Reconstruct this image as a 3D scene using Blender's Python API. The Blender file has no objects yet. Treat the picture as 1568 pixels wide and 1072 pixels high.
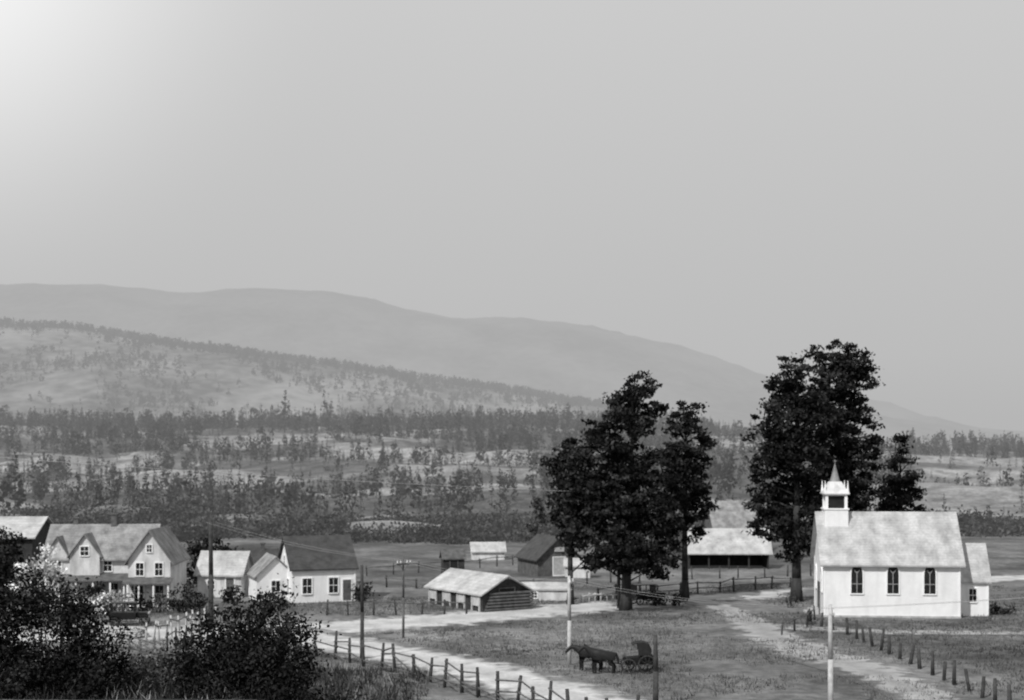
import bpy, bmesh, math, random
import numpy as np
from mathutils import Vector, Matrix
random.seed(7)
rng = np.random.default_rng(11)
scene = bpy.context.scene
scene.view_settings.view_transform = 'Standard'
scene.view_settings.look = 'None'
scene.view_settings.exposure = 0

# ------------------------------------------------------------------ noise / terrain
TAB = np.random.default_rng(3).random((256, 256))
def vn(x, y):
    x = np.asarray(x, float); y = np.asarray(y, float)
    xi = np.floor(x).astype(int); yi = np.floor(y).astype(int)
    fx = x - xi; fy = y - yi
    fx = fx*fx*(3-2*fx); fy = fy*fy*(3-2*fy)
    a = TAB[xi & 255, yi & 255]; b = TAB[(xi+1) & 255, yi & 255]
    c = TAB[xi & 255, (yi+1) & 255]; d = TAB[(xi+1) & 255, (yi+1) & 255]
    return (a*(1-fx)+b*fx)*(1-fy)+(c*(1-fx)+d*fx)*fy
def fbm(x, y, o=4):
    s = 0; a = .5; t = 0
    for i in range(o):
        s = s + a*vn(np.asarray(x)*2**i+17*i, np.asarray(y)*2**i+31*i); t += a; a *= .5
    return s/t
def sm(t):
    t = np.clip(t, 0, 1); return t*t*(3-2*t)
KNOLLS = [(-76, 272, 4.0, 15, 9), (-50, 258, 2.6, 14, 8), (-98, 262, 2.6, 10, 8), (-22, 250, 1.8, 13, 7), (60, 262, 2.5, 14, 8), (20, 256, 2.2, 12, 8)]
def H(x, y):
    x = np.asarray(x, float); y = np.asarray(y, float)
    hA = 12.6*np.clip((75-y)/75, 0, 1)**1.5
    hB = 12.6*np.clip((92-y)/92, 0, 1)**1.15
    wl = sm((-x-4)/6)
    z = hA*(1-wl)+hB*wl
    z = z + .35*(fbm(x/28, y/28, 2)-.5)*sm((y-50)/30)*(1-sm((y-220)/40))
    t = np.clip((y-260)/640, 0, 1)
    S = 29-17*sm((x-70)/170)
    z = z + S*t**1.6*(1-.7*sm((y-930)/400))
    z = z + 15*(fbm(x/75+5, y/50, 3)-.45)*sm((y-235)/160)*(1-.6*sm((y-780)/100))*(1-sm((y-1000)/300))
    for kx, ky, kh, rx, ry in KNOLLS:
        z = z+kh*np.exp(-((x-kx)/rx)**2-((y-ky)/ry)**2)
    return z
def h(x, y): return float(H(x, y))

# ------------------------------------------------------------------ materials
def new_mat(name):
    m = bpy.data.materials.new(name); m.use_nodes = True
    m.node_tree.nodes.clear(); return m, m.node_tree.nodes, m.node_tree.links
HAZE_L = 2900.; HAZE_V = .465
def finish(m, shader, haze):  # haze: grey emission painted into the surface, growing with distance from the origin
    N, L = m.node_tree.nodes, m.node_tree.links
    out = N.new('ShaderNodeOutputMaterial')
    if not haze:
        L.new(shader, out.inputs[0]); return
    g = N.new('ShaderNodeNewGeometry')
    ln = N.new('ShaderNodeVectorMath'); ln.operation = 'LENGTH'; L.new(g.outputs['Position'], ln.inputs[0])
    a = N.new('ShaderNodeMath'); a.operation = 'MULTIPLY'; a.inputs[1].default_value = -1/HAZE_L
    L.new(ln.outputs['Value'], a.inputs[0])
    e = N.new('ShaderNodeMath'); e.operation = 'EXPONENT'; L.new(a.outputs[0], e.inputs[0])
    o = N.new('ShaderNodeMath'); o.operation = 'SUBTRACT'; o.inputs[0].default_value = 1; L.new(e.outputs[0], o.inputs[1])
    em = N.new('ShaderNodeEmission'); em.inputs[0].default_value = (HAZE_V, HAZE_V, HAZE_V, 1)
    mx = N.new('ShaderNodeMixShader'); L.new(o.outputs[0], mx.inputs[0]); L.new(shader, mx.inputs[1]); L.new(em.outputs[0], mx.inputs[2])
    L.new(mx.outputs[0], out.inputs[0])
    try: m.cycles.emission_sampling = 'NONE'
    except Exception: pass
def noise(N, L, scale, detail=4, vec=None, stretch=None):
    n = N.new('ShaderNodeTexNoise'); n.inputs['Scale'].default_value = scale; n.inputs['Detail'].default_value = detail
    if vec is None:
        g = N.new('ShaderNodeNewGeometry'); vec = g.outputs['Position']
    if stretch:
        mp = N.new('ShaderNodeMapping'); mp.inputs['Scale'].default_value = stretch
        L.new(vec, mp.inputs[0]); vec = mp.outputs[0]
    L.new(vec, n.inputs['Vector']); return n.outputs['Fac']
def mrange(N, L, src, a, b, c, d):
    r = N.new('ShaderNodeMapRange'); r.inputs[1].default_value = a; r.inputs[2].default_value = b
    r.inputs[3].default_value = c; r.inputs[4].default_value = d; L.new(src, r.inputs[0]); return r.outputs[0]
def mul(N, L, a, b, op='MULTIPLY'):
    m = N.new('ShaderNodeMath'); m.operation = op
    for i, s in enumerate((a, b)):
        if isinstance(s, (int, float)): m.inputs[i].default_value = s
        else: L.new(s, m.inputs[i])
    return m.outputs[0]
def surf(name, base, var=.25, scale=3., bump=.2, rough=.85, haze=False, stretch=None, boards=0, stain=0.):
    m, N, L = new_mat(name)
    n1 = noise(N, L, scale, 5, stretch=stretch); n2 = noise(N, L, scale*6, 3, stretch=stretch)
    v = mul(N, L, mrange(N, L, n1, .3, .7, 1-var, 1+var), mrange(N, L, n2, .25, .75, 1-var*.6, 1+var*.6))
    v = mul(N, L, v, base)
    hgt = n2
    if boards:
        g = N.new('ShaderNodeNewGeometry'); sp = N.new('ShaderNodeSeparateXYZ'); L.new(g.outputs['Position'], sp.inputs[0])
        fr = mul(N, L, mul(N, L, sp.outputs['Z'], 1/boards), 1., 'FRACT')
        v = mul(N, L, v, mrange(N, L, fr, 0, .18, .78, 1.))
        hgt = mul(N, L, n2, fr, 'ADD')
    if stain:   # vertical weather streaks
        n4 = noise(N, L, 1.6, 4, stretch=(1, 1, .22)); v = mul(N, L, v, mrange(N, L, n4, .45, .75, 1, 1-stain))
    v = mul(N, L, v, .88, 'MINIMUM')
    b = N.new('ShaderNodeBsdfPrincipled'); b.inputs['Roughness'].default_value = rough
    b.inputs['Specular IOR Level'].default_value = .2
    L.new(v, b.inputs['Base Color'])
    if bump:
        bp = N.new('ShaderNodeBump'); bp.inputs['Strength'].default_value = bump; bp.inputs['Distance'].default_value = .05
        L.new(hgt, bp.inputs['Height']); L.new(bp.outputs[0], b.inputs['Normal'])
    finish(m, b.outputs[0], haze); return m
def foliage_mat(name, base, haze=False):
    m, N, L = new_mat(name)
    a = N.new('ShaderNodeAttribute'); a.attribute_name = 'shade'
    n = noise(N, L, .9, 2)
    v = mul(N, L, mul(N, L, a.outputs['Fac'], base), mrange(N, L, n, .3, .7, .7, 1.3))
    d = N.new('ShaderNodeBsdfDiffuse'); L.new(v, d.inputs[0])
    finish(m, d.outputs[0], haze); return m
def ground_value(N, L):
    a = N.new('ShaderNodeAttribute'); a.attribute_name = 'tone'
    n0 = noise(N, L, .035, 5); n1 = noise(N, L, .17, 5); n2 = noise(N, L, 1.1, 6); n3 = noise(N, L, 7., 3)
    v = mul(N, L, mrange(N, L, n0, .35, .65, .8, 1.2), mrange(N, L, n1, .32, .68, .58, 1.36))
    v = mul(N, L, v, mrange(N, L, n2, .3, .7, .68, 1.3)); v = mul(N, L, v, mrange(N, L, n3, .3, .7, .84, 1.16))
    return mul(N, L, v, a.outputs['Fac']), n2
def ground_mat():
    m, N, L = new_mat('dry_grass_ground')
    v, n2 = ground_value(N, L)
    b = N.new('ShaderNodeBsdfDiffuse'); L.new(v, b.inputs[0])
    bp = N.new('ShaderNodeBump'); bp.inputs['Strength'].default_value = .6; bp.inputs['Distance'].default_value = .2
    L.new(n2, bp.inputs['Height']); L.new(bp.outputs[0], b.inputs['Normal'])
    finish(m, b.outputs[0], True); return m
def road_mat():
    m, N, L = new_mat('dusty_dirt')
    v, n2 = ground_value(N, L)
    e = N.new('ShaderNodeAttribute'); e.attribute_name = 'edge'
    nn = noise(N, L, .7, 6)
    ee = mul(N, L, e.outputs['Fac'], mrange(N, L, nn, .3, .7, -.4, .4), 'ADD')
    f = mrange(N, L, ee, .45, .85, 0, 1)
    st = N.new('ShaderNodeAttribute'); st.attribute_name = 'dirt'
    worn = mrange(N, L, st.outputs['Fac'], .6, 1., .75, 0)
    f = mul(N, L, mul(N, L, f, worn, 'ADD'), 1., 'MINIMUM')
    n4 = noise(N, L, .5, 5); n5 = noise(N, L, 5, 4)
    d = mul(N, L, mrange(N, L, n4, .3, .7, .38, .56), mrange(N, L, n5, .3, .7, .86, 1.14))
    tr = mul(N, L, mul(N, L, e.outputs['Fac'], .42, 'SUBTRACT'), 0., 'ABSOLUTE')
    d = mul(N, L, d, mrange(N, L, tr, 0, .35, 1.06, .86))
    mx = N.new('ShaderNodeMix'); mx.data_type = 'FLOAT'
    L.new(f, mx.inputs[0]); L.new(d, mx.inputs[2]); L.new(v, mx.inputs[3])
    b = N.new('ShaderNodeBsdfDiffuse'); L.new(mx.outputs[0], b.inputs[0])
    bp = N.new('ShaderNodeBump'); bp.inputs['Strength'].default_value = .4; bp.inputs['Distance'].default_value = .08
    L.new(n5, bp.inputs['Height']); L.new(bp.outputs[0], b.inputs['Normal'])
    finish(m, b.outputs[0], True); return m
M_ground = ground_mat(); M_road = road_mat()
M_white = surf('white_clapboard', .82, .05, .8, .25, boards=.16, stain=.12)
M_oldwhite = surf('faded_white_clapboard', .66, .14, .9, .3, boards=.16, stain=.4)
M_trim = surf('white_painted_trim', .8, .05, 2, .05)
M_shingle = surf('weathered_light_shingles', .43, .24, .8, .4, boards=.22, stain=.25)
M_shingle2 = surf('grey_shingles', .25, .3, 1.0, .4, boards=.22, stain=.4)
M_dark_roof = surf('dark_shingles', .06, .3, 1.5, .4, boards=.22)
M_wood = surf('weathered_wood', .10, .35, 2., .3)
M_darkwood = surf('dark_log_wall', .045, .35, 2., .5, boards=.28)
M_post = surf('old_fence_wood', .05, .4, 3., .3)
M_rail = surf('grey_split_rail', .11, .4, 3., .3)
M_pale = surf('sun_bleached_wood', .42, .2, 3., .2)
M_glass = surf('dark_window_glass', .02, .3, 1., 0, rough=.25)
M_brick = surf('chimney_brick', .12, .3, 3., .3, boards=.08)
M_stone = surf('foundation_stone', .4, .3, 2., .4)
M_trunk = surf('pine_bark', .04, .4, 3., .6, stretch=(1, 1, .25))
M_leaf = foliage_mat('pine_needles', .024)
M_bushleaf = foliage_mat('shrub_leaves', .022)
M_paleleaf = foliage_mat('pale_shrub_leaves', .55)
M_midleaf = foliage_mat('grey_shrub_leaves', .08)
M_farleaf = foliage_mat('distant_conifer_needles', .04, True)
M_grass = foliage_mat('grass_blades', .20, False)
M_horse = surf('dark_horse_coat', .018, .2, 4, .1, rough=.55)
M_mane = surf('horse_mane', .01, .2, 4, .1)
M_black = surf('black_paint', .015, .2, 4, 0, rough=.35)
M_leather = surf('buggy_leather', .02, .3, 4, .1, rough=.6)
M_metal = surf('dull_metal', .3, .2, 4, 0, rough=.5)

# ------------------------------------------------------------------ mesh helpers
def link(o, parent=None):
    scene.collection.objects.link(o)
    if parent is not None: o.parent = parent
    return o
def empty(name, x=0, y=0, z=0, rot=0, sc=1.):
    e = bpy.data.objects.new(name, None); e.location = (x, y, z); e.rotation_euler[2] = math.radians(rot)
    e.empty_display_size = .5; e.scale = (sc, sc, sc)
    return link(e)
class MB:
    def __init__(s): s.v = []; s.f = []
    def add(s, vs, fs):
        b = len(s.v); s.v += [tuple(v) for v in vs]; s.f += [tuple(b+i for i in f) for f in fs]
    def box(s, c, size, R=None):
        c = Vector(c); hx, hy, hz = [a/2 for a in size]
        vs = [Vector((x, y, z)) for x in (-hx, hx) for y in (-hy, hy) for z in (-hz, hz)]
        if R is not None: vs = [R @ v for v in vs]
        s.hexa([c+v for v in vs])
    def hexa(s, p):
        s.add(p, [(0, 1, 3, 2), (4, 6, 7, 5), (0, 4, 5, 1), (2, 3, 7, 6), (0, 2, 6, 4), (1, 5, 7, 3)])
    def tube(s, p0, p1, r0, r1, n=7):
        p0 = Vector(p0); p1 = Vector(p1); d = (p1-p0)
        if d.length < 1e-6: return
        d.normalize(); a = d.orthogonal().normalized(); b = d.cross(a)
        vs = []
        for p, r in ((p0, r0), (p1, r1)):
            for i in range(n):
                t = 2*math.pi*i/n; vs.append(p+a*math.cos(t)*r+b*math.sin(t)*r)
        fs = [(i, (i+1) % n, n+(i+1) % n, n+i) for i in range(n)]+[tuple(range(n))[::-1], tuple(range(n, 2*n))]
        s.add(vs, fs)
    def path(s, pts, rad, n=7):
        for i in range(len(pts)-1): s.tube(pts[i], pts[i+1], rad[i], rad[i+1], n)
    def prism(s, poly, ext):
        n = len(poly); ext = Vector(ext); vs = [Vector(p) for p in poly]+[Vector(p)+ext for p in poly]
        s.add(vs, [tuple(range(n))[::-1], tuple(range(n, 2*n))]+[(i, (i+1) % n, n+(i+1) % n, n+i) for i in range(n)])
    def ring(s, c, R, r, n=20, m=6):
        vs = []; fs = []
        for i in range(n):
            t = 2*math.pi*i/n
            for j in range(m):
                u = 2*math.pi*j/m; q = R+r*math.cos(u)
                vs.append((c[0]+q*math.cos(t), c[1]+r*math.sin(u), c[2]+q*math.sin(t)))
        for i in range(n):
            for j in range(m):
                fs.append((i*m+j, ((i+1) % n)*m+j, ((i+1) % n)*m+(j+1) % m, i*m+(j+1) % m))
        s.add(vs, fs)
    def obj(s, name, mat, parent=None, smooth=False, bevel=0):
        me = bpy.data.meshes.new(name); me.from_pydata(s.v, [], s.f); me.validate(); me.update()
        bm = bmesh.new(); bm.from_mesh(me); bmesh.ops.recalc_face_normals(bm, faces=bm.faces); bm.to_mesh(me); bm.free()
        me.materials.append(mat)
        if smooth: me.polygons.foreach_set('use_smooth', [True]*len(me.polygons))
        o = bpy.data.objects.new(name, me); link(o, parent)
        if bevel:
            b = o.modifiers.new('bevel', 'BEVEL'); b.width = bevel; b.segments = 2; b.limit_method = 'ANGLE'
        return o
def np_mesh(name, V, k, mat, parent=None, attrs=None, F=None):
    me = bpy.data.meshes.new(name); V = np.ascontiguousarray(V, dtype=np.float32)
    n = len(V); me.vertices.add(n); me.vertices.foreach_set('co', V.ravel())
    if F is None: F = np.arange(n).reshape(-1, k)
    F = np.asarray(F, dtype=np.int32); nf = len(F)
    me.loops.add(nf*k); me.loops.foreach_set('vertex_index', F.ravel())
    me.polygons.add(nf); me.polygons.foreach_set('loop_start', np.arange(0, nf*k, k, dtype=np.int32))
    me.polygons.foreach_set('loop_total', np.full(nf, k, dtype=np.int32))
    for an, av in (attrs or {}).items():
        at = me.attributes.new(an, 'FLOAT', 'POINT'); at.data.foreach_set('value', np.asarray(av, dtype=np.float32))
    me.update(calc_edges=True)
    me.materials.append(mat)
    o = bpy.data.objects.new(name, me); return link(o, parent)
def leaf_quads(P, size, shade, flat=1.0):
    n = len(P)
    u = rng.normal(size=(n, 3)); u[:, 2] *= flat; u /= np.linalg.norm(u, axis=1, keepdims=True)
    w = rng.normal(size=(n, 3)); v = np.cross(u, w); v /= np.linalg.norm(v, axis=1, keepdims=True)
    s = np.asarray(size)[:, None]
    V = np.stack([P+u*s, P+v*s*.55, P-u*s, P-v*s*.55], 1).reshape(-1, 3)
    return V, np.repeat(shade, 4)

# ------------------------------------------------------------------ ground
rows = np.concatenate([np.arange(-60, 60, 4), np.arange(60, 210, 1.2), np.arange(210, 1000, 4.0), np.arange(1000, 1600, 40), np.array([1800, 2200, 3000, 4000, 6000, 9000, 14000])])
cols = np.linspace(-1, 1, 260)
Y, U = np.meshgrid(rows, cols, indexing='ij'); X = U*(60+np.maximum(Y, 0)*.78)
GLADES = [(-122, 690, 34, 55), (-55, 610, 30, 48), (-28, 500, 22, 34), (-190, 560, 40, 34), (205, 600, 60, 70), (150, 470, 34, 40), (120, 690, 40, 40), (-95, 470, 26, 26), (245, 780, 60, 50)]
def clearing(x, y):
    c = sm((fbm(x/62+3, y/34+8, 4)-.545)/.10)
    g = 0
    for gx, gy, rx, ry in GLADES: g = g+np.exp(-((x-gx)/rx)**2-((y-gy)/ry)**2)
    g = sm((g*1.5-.35+.9*(fbm(x/20+30, y/24, 4)-.5)*1.6)/.6)
    return np.clip(c*.9+g, 0, 1)
def tone(x, y):
    x = np.asarray(x, float); y = np.asarray(y, float)
    t = .148+.0*x
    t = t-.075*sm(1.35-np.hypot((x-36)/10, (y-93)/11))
    t = t+.12*(fbm(x/14+9, y/8, 4)-.5)
    t = t-.03*sm((y-140)/30)*(1-sm((y-230)/20))
    t = t-.05*sm((88-y)/12)*sm((-x-6)/4)
    far = sm((y-225)/40)
    t = t*(1-far)+far*(.085+.15*clearing(x, y))
    for kx, ky, kh, rx, ry in KNOLLS:
        t = t+.08*np.exp(-(((x-kx)/rx)**2+((y-ky)/ry)**2)*1.5)
    t = t+.12*sm(1.3-np.hypot((x+31)/10, (y-111)/9))
    return np.maximum(t, .04)
Z = H(X, Y)
nr, nc = X.shape
idx = np.arange(nr*nc).reshape(nr, nc)
F = np.stack([idx[:-1, :-1], idx[:-1, 1:], idx[1:, 1:], idx[1:, :-1]], -1).reshape(-1, 4)
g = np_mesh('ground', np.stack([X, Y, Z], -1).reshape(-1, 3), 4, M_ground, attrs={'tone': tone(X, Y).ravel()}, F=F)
g.data.polygons.foreach_set('use_smooth', [True]*len(g.data.polygons))

def smooth_line(pts, step=1.0):
    pts = [np.array(p, float) for p in pts]; out = []
    P = [2*pts[0]-pts[1]]+pts+[2*pts[-1]-pts[-2]]
    for i in range(1, len(P)-2):
        n = max(2, int(np.linalg.norm(P[i+1]-P[i])/step))
        for k in range(n):
            t = k/n
            out.append(.5*((2*P[i])+(-P[i-1]+P[i+1])*t+(2*P[i-1]-5*P[i]+4*P[i+1]-P[i+2])*t*t+(-P[i-1]+3*P[i]-3*P[i+1]+P[i+2])*t**3))
    out.append(P[-2]); return np.array(out)
ROADS = []
def road(name, pts, width, lift, dirt=1.0):
    c = smooth_line([p[:2] for p in pts], .8); n = len(c)
    wd = np.interp(np.linspace(0, 1, n), np.linspace(0, 1, len(width)), width) if isinstance(width, (list, tuple)) else np.full(n, width)
    d = np.gradient(c, axis=0); d /= np.linalg.norm(d, axis=1, keepdims=True); nrm = np.stack([-d[:, 1], d[:, 0]], 1)
    us = np.array([-1, -.8, -.55, -.25, 0, .25, .55, .8, 1.])
    V = []; E = []
    for u in us:
        q = c+nrm*(wd*.5*u)[:, None]*1.3; V.append(q); E.append(np.full(n, abs(u)))
    V = np.stack(V, 1); E = np.stack(E, 1)
    X, Y = V[..., 0], V[..., 1]
    Zr = H(X, Y)+lift
    idx = np.arange(X.size).reshape(X.shape)
    F = np.stack([idx[:-1, :-1], idx[1:, :-1], idx[1:, 1:], idx[:-1, 1:]], -1).reshape(-1, 4)
    np_mesh(name, np.stack([X, Y, Zr], -1).reshape(-1, 3), 4, M_road,
            attrs={'edge': E.ravel(), 'tone': tone(X, Y).ravel(), 'dirt': np.full(X.size, dirt)}, F=F)
    if dirt > .9: ROADS.append((c, wd*.6))
road('dirt_road', [(-60, 106), (-40, 108), (-26, 110.5), (-15.9, 112.8), (-8.9, 116.7), (-1.4, 122.0), (6.9, 127.4), (16.6, 134.2), (27.1, 140.3), (36, 146), (60, 158), (110, 170)], [6, 7, 8.5, 7.5, 6, 5.5, 5.5, 5, 5], .024)
road('dirt_road', [(-20, 111), (-13.8, 104.5), (-8.8, 98.8), (-4.3, 93.6), (-.3, 87), (3.7, 80), (9, 71), (18, 60), (34, 48)], [7, 6, 5.6, 5.6, 5.6], .032, 1.0)
road('dirt_path', [(17.5, 134), (19.0, 127), (19.6, 115.4), (20.0, 106), (21.0, 98.7), (22.6, 92.7), (23.4, 87.4), (23.9, 80), (24, 68)], [3, 3.6, 5.2, 5.0, 3.6, 3.4], .028, .74)
road('dirt_path', [(22, 112), (27, 109.5), (31, 108.5), (37, 108.5), (45, 107.5), (58, 103)], [3.5, 2.4, 1.8, 2], .036, .74)

# ------------------------------------------------------------------ hills
def hill(name, xs, ys, fz, mat):
    Y, X = np.meshgrid(ys, xs, indexing='ij'); Z = fz(X, Y); nr, nc = X.shape
    idx = np.arange(nr*nc).reshape(nr, nc)
    F = np.stack([idx[:-1, :-1], idx[:-1, 1:], idx[1:, 1:], idx[1:, :-1]], -1).reshape(-1, 4)
    o = np_mesh(name, np.stack([X, Y, Z], -1).reshape(-1, 3), 4, mat, F=F)
    o.data.polygons.foreach_set('use_smooth', [True]*len(o.data.polygons)); return o
def hill_mat(name, lo, hi, sc, a, b):
    m, N, L = new_mat(name)
    n1 = noise(N, L, sc, 7, stretch=(1, .6, 2.2)); n2 = noise(N, L, sc*9, 5)
    s = mul(N, L, n1, mul(N, L, n2, .5), 'ADD')
    v = mrange(N, L, s, a, b, lo, hi)
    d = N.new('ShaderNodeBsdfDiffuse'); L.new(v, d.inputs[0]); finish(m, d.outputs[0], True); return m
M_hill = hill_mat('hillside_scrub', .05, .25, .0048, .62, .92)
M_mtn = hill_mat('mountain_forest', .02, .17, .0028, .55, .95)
cx = np.array([-2400, -1700, -946, -789, -645, -463, -222, 19, 140, 261, 381, 502, 700, 1400])
cz = np.array([300, 280, 250, 240, 219, 193, 160, 125, 106, 76, 40, 10, -10, -20])
def midhill(X, Y):
    zc = np.interp(X, cx, cz); s = sm((Y-1450)/1150); dn = 1-.5*sm((Y-2650)/900)
    n = fbm(X/260+4, Y/330, 4)-.5
    r = np.abs(fbm(X/170+40, Y/600+3, 3)-.5)
    z = zc*(s*.9+.1*s*s)*dn+n*80*s*(1-.75*sm((Y-2200)/400))-r*70*s*(1-s)*2
    return z-5
hill('hill', np.arange(-2400, 1400, 18), np.concatenate([np.arange(1400, 2800, 22), np.arange(2800, 3800, 80)]), midhill, M_hill)
mx_ = np.array([-6000, -3600, -2366, -1763, -1461, -1250, -1099, -857, -555, -254, 48, 350, 652, 954, 1195, 1557, 1859, 2366, 3200, 6000])
mz_ = np.array([640, 690, 765, 769, 746, 772, 772, 739, 680, 632, 630, 590, 515, 425, 350, 245, 170, 84, 30, 20])
def mtn(X, Y):
    zc = np.interp(X, mx_, mz_); s = sm((Y-3700)/2800)
    rv = np.abs(fbm(X/420+3, Y/1300+7, 4)-.5)
    return zc*s*(1-.3*sm((Y-6600)/1500))+(fbm(X/700, Y/700, 5)-.5)*190*s*(1-.8*sm((Y-6000)/500))-rv*420*s*(1-s)-6+12*(fbm(X/60, Y/60, 3)-.5)*s
hill('mountain', np.arange(-6000, 6000, 40), np.concatenate([np.arange(3600, 6700, 60), np.arange(6700, 8500, 200)]), mtn, M_mtn)

# ------------------------------------------------------------------ distant forests (one object each)
def forest(name, xs, ys, zs, hs, m, mat, slim=.19, shade=None, lsz=.42, conif=.7):
    n = len(xs); hs = np.asarray(hs)
    kind = rng.random(n)
    R = hs*(slim*(.6+.8*rng.random(n)))
    R = np.where(kind > conif, R*1.4, R)
    t = rng.random((n, m))**.85
    t = .08+.92*t
    prof = np.where(kind[:, None] < conif, (1-t)**.8*1.15, np.sqrt(np.clip(1-((t-.5)/.52)**2, 0, 1))*.9)
    rr = R[:, None]*(prof*(.3+.7*rng.random((n, m)))+.04)
    a = rng.random((n, m))*2*np.pi
    P = np.stack([xs[:, None]+rr*np.cos(a), ys[:, None]+rr*np.sin(a), zs[:, None]+hs[:, None]*t], -1).reshape(-1, 3)
    s = (R[:, None]*lsz*(.5+.8*rng.random((n, m)))*(.45+prof*.6)).ravel()
    base = shade if shade is not None else .6+.9*rng.random(n)**1.5
    sh = (base[:, None]*(.65+.7*rng.random((n, m)))).ravel()
    V, S = leaf_quads(P, s, sh)
    T = []
    for k in range(3):
        a0 = 2*np.pi*k/3; a1 = 2*np.pi*(k+1)/3; r0 = hs*.014
        b0 = np.stack([xs+r0*np.cos(a0), ys+r0*np.sin(a0), zs-.5], 1); b1 = np.stack([xs+r0*np.cos(a1), ys+r0*np.sin(a1), zs-.5], 1)
        t1 = np.stack([xs+r0*.2*np.cos(a1), ys+r0*.2*np.sin(a1), zs+hs*.96], 1); t0 = np.stack([xs+r0*.2*np.cos(a0), ys+r0*.2*np.sin(a0), zs+hs*.96], 1)
        T.append(np.stack([b0, b1, t1, t0], 1).reshape(-1, 3))
    T = np.concatenate(T); V = np.concatenate([V, T]); S = np.concatenate([S, np.full(len(T), .8)])
    return np_mesh(name, V, 4, mat, attrs={'shade': S})
N0 = 32000
yy = np.sqrt(rng.random(N0)*(1000**2-262**2)+262**2); xx = (rng.random(N0)*2-1)*(yy*.45+12)
cl = clearing(xx, yy)
keep_p = .46*(1-cl)**1.4+.02
keep_p = keep_p*np.clip(fbm(xx/18+50, yy/14+3, 3)*3.6-1.1, .06, 1.25)
keep_p = np.where(yy > 860, np.maximum(keep_p, .30*sm(fbm(xx/30, yy/60, 2)*3-.7)), keep_p)
keep_p *= np.where(xx > yy*.13, .72, 1)
k = rng.random(N0) < keep_p
xx, yy = xx[k], yy[k]
hh = 2.6+6.0*rng.random(len(xx))**1.4+4.5*sm((yy-420)/350)*rng.random(len(xx))**1.7+5*sm((yy-840)/60)*rng.random(len(xx))**2.2
ex = np.array([[-53.8, 278, 11.5], [-56, 281, 9], [-64, 280, 9.5], [-74, 284, 9], [-106, 300, 15], [-142, 880, 25], [-118, 885, 24], [-104, 400, 12], [-146, 878, 17], [-113, 880, 19], [-80, 300, 7], [12, 240, 9], [14, 243, 8], [9, 238, 7]])
xx = np.append(xx, ex[:, 0]); yy = np.append(yy, ex[:, 1]); hh = np.append(hh, ex[:, 2])
shd = .4+1.3*rng.random(len(xx))**1.3; shd[-len(ex):] = .5
print('bench trees', len(xx))
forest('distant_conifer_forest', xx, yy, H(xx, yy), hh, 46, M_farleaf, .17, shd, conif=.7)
N1 = 26000
yy = 1500+1250*rng.random(N1); xx = (rng.random(N1)*2-1)*(yy*.47)
den = fbm(xx/170+7, yy/200+1, 5)
ridge = np.exp(-((yy-2590)/120)**2)
k = (rng.random(N1) < np.clip((den-.46)/.12, .04, .8)*.7+ridge*.75) & (np.interp(xx, cx, cz) > 20)
xx, yy = xx[k], yy[k]
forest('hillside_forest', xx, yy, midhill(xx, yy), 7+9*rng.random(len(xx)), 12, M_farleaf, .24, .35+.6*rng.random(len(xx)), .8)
N2 = 3000
yy = 208+75*rng.random(N2); xx = (rng.random(N2)*2-1)*(yy*.5)
den = fbm(xx/20+1, yy/11+9, 3)
kn = sum(np.exp(-(((xx-kx)/rx)**2+((yy-ky)/ry)**2)) for kx, ky, kh, rx, ry in KNOLLS)
k = (den > .44) & ((yy > 232) | (xx < 8)) & (kn < .6)
xx, yy = xx[k], yy[k]
P = []; S = []; SZ = []
for x, y in zip(xx, yy):
    m = 46; r = .9+1.9*random.random(); q = rng.normal(size=(m, 3))*[r*.6, r*.6, r*.36]
    q[:, 2] = np.abs(q[:, 2]+r*.3); P.append(q+[x, y, h(x, y)]); S.append(np.full(m, .5+1.3*random.random())*(.7+.6*rng.random(m))); SZ.append(np.full(m, .4))
V, S = leaf_quads(np.concatenate(P), np.concatenate(SZ), np.concatenate(S))
np_mesh('creek_brush', V, 4, M_farleaf, attrs={'shade': S})

# ------------------------------------------------------------------ hero trees
def crown(lobes, clumps_per_m3, leaves_per, lsize, clr=.55, flat=.6, outer=.45, depth=1.0):
    C = []; Sh = []
    for (dx, dy, z, rx, rz) in lobes:
        vol = 4.2*rx*rx*rz; n = max(6, int(vol*clumps_per_m3))
        d = rng.normal(size=(n, 3)); d /= np.linalg.norm(d, axis=1, keepdims=True)
        r = outer+(1-outer)*rng.random(n)**.8; r = r*(1+.22*rng.normal(size=n)*(rng.random(n) < .35))
        C.append(d*r[:, None]*[rx, rx*depth, rz]+[dx, dy, z])
        Sh.append(.5+1.5*rng.random(n)**2.2)
    C = np.concatenate(C); Sh = np.concatenate(Sh)
    n = len(C); off = rng.normal(size=(n, leaves_per, 3))*clr*.5*[1.15, 1.15, flat]
    sc = (.55+.9*rng.random(n))[:, None, None]
    P = (C[:, None, :]+off*sc).reshape(-1, 3)
    sh = (Sh[:, None]*(.65+.7*rng.random((n, leaves_per)))).ravel()
    V, S = leaf_quads(P, lsize*(.6+.8*rng.random(len(P))), sh)
    return V, S, C
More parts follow.
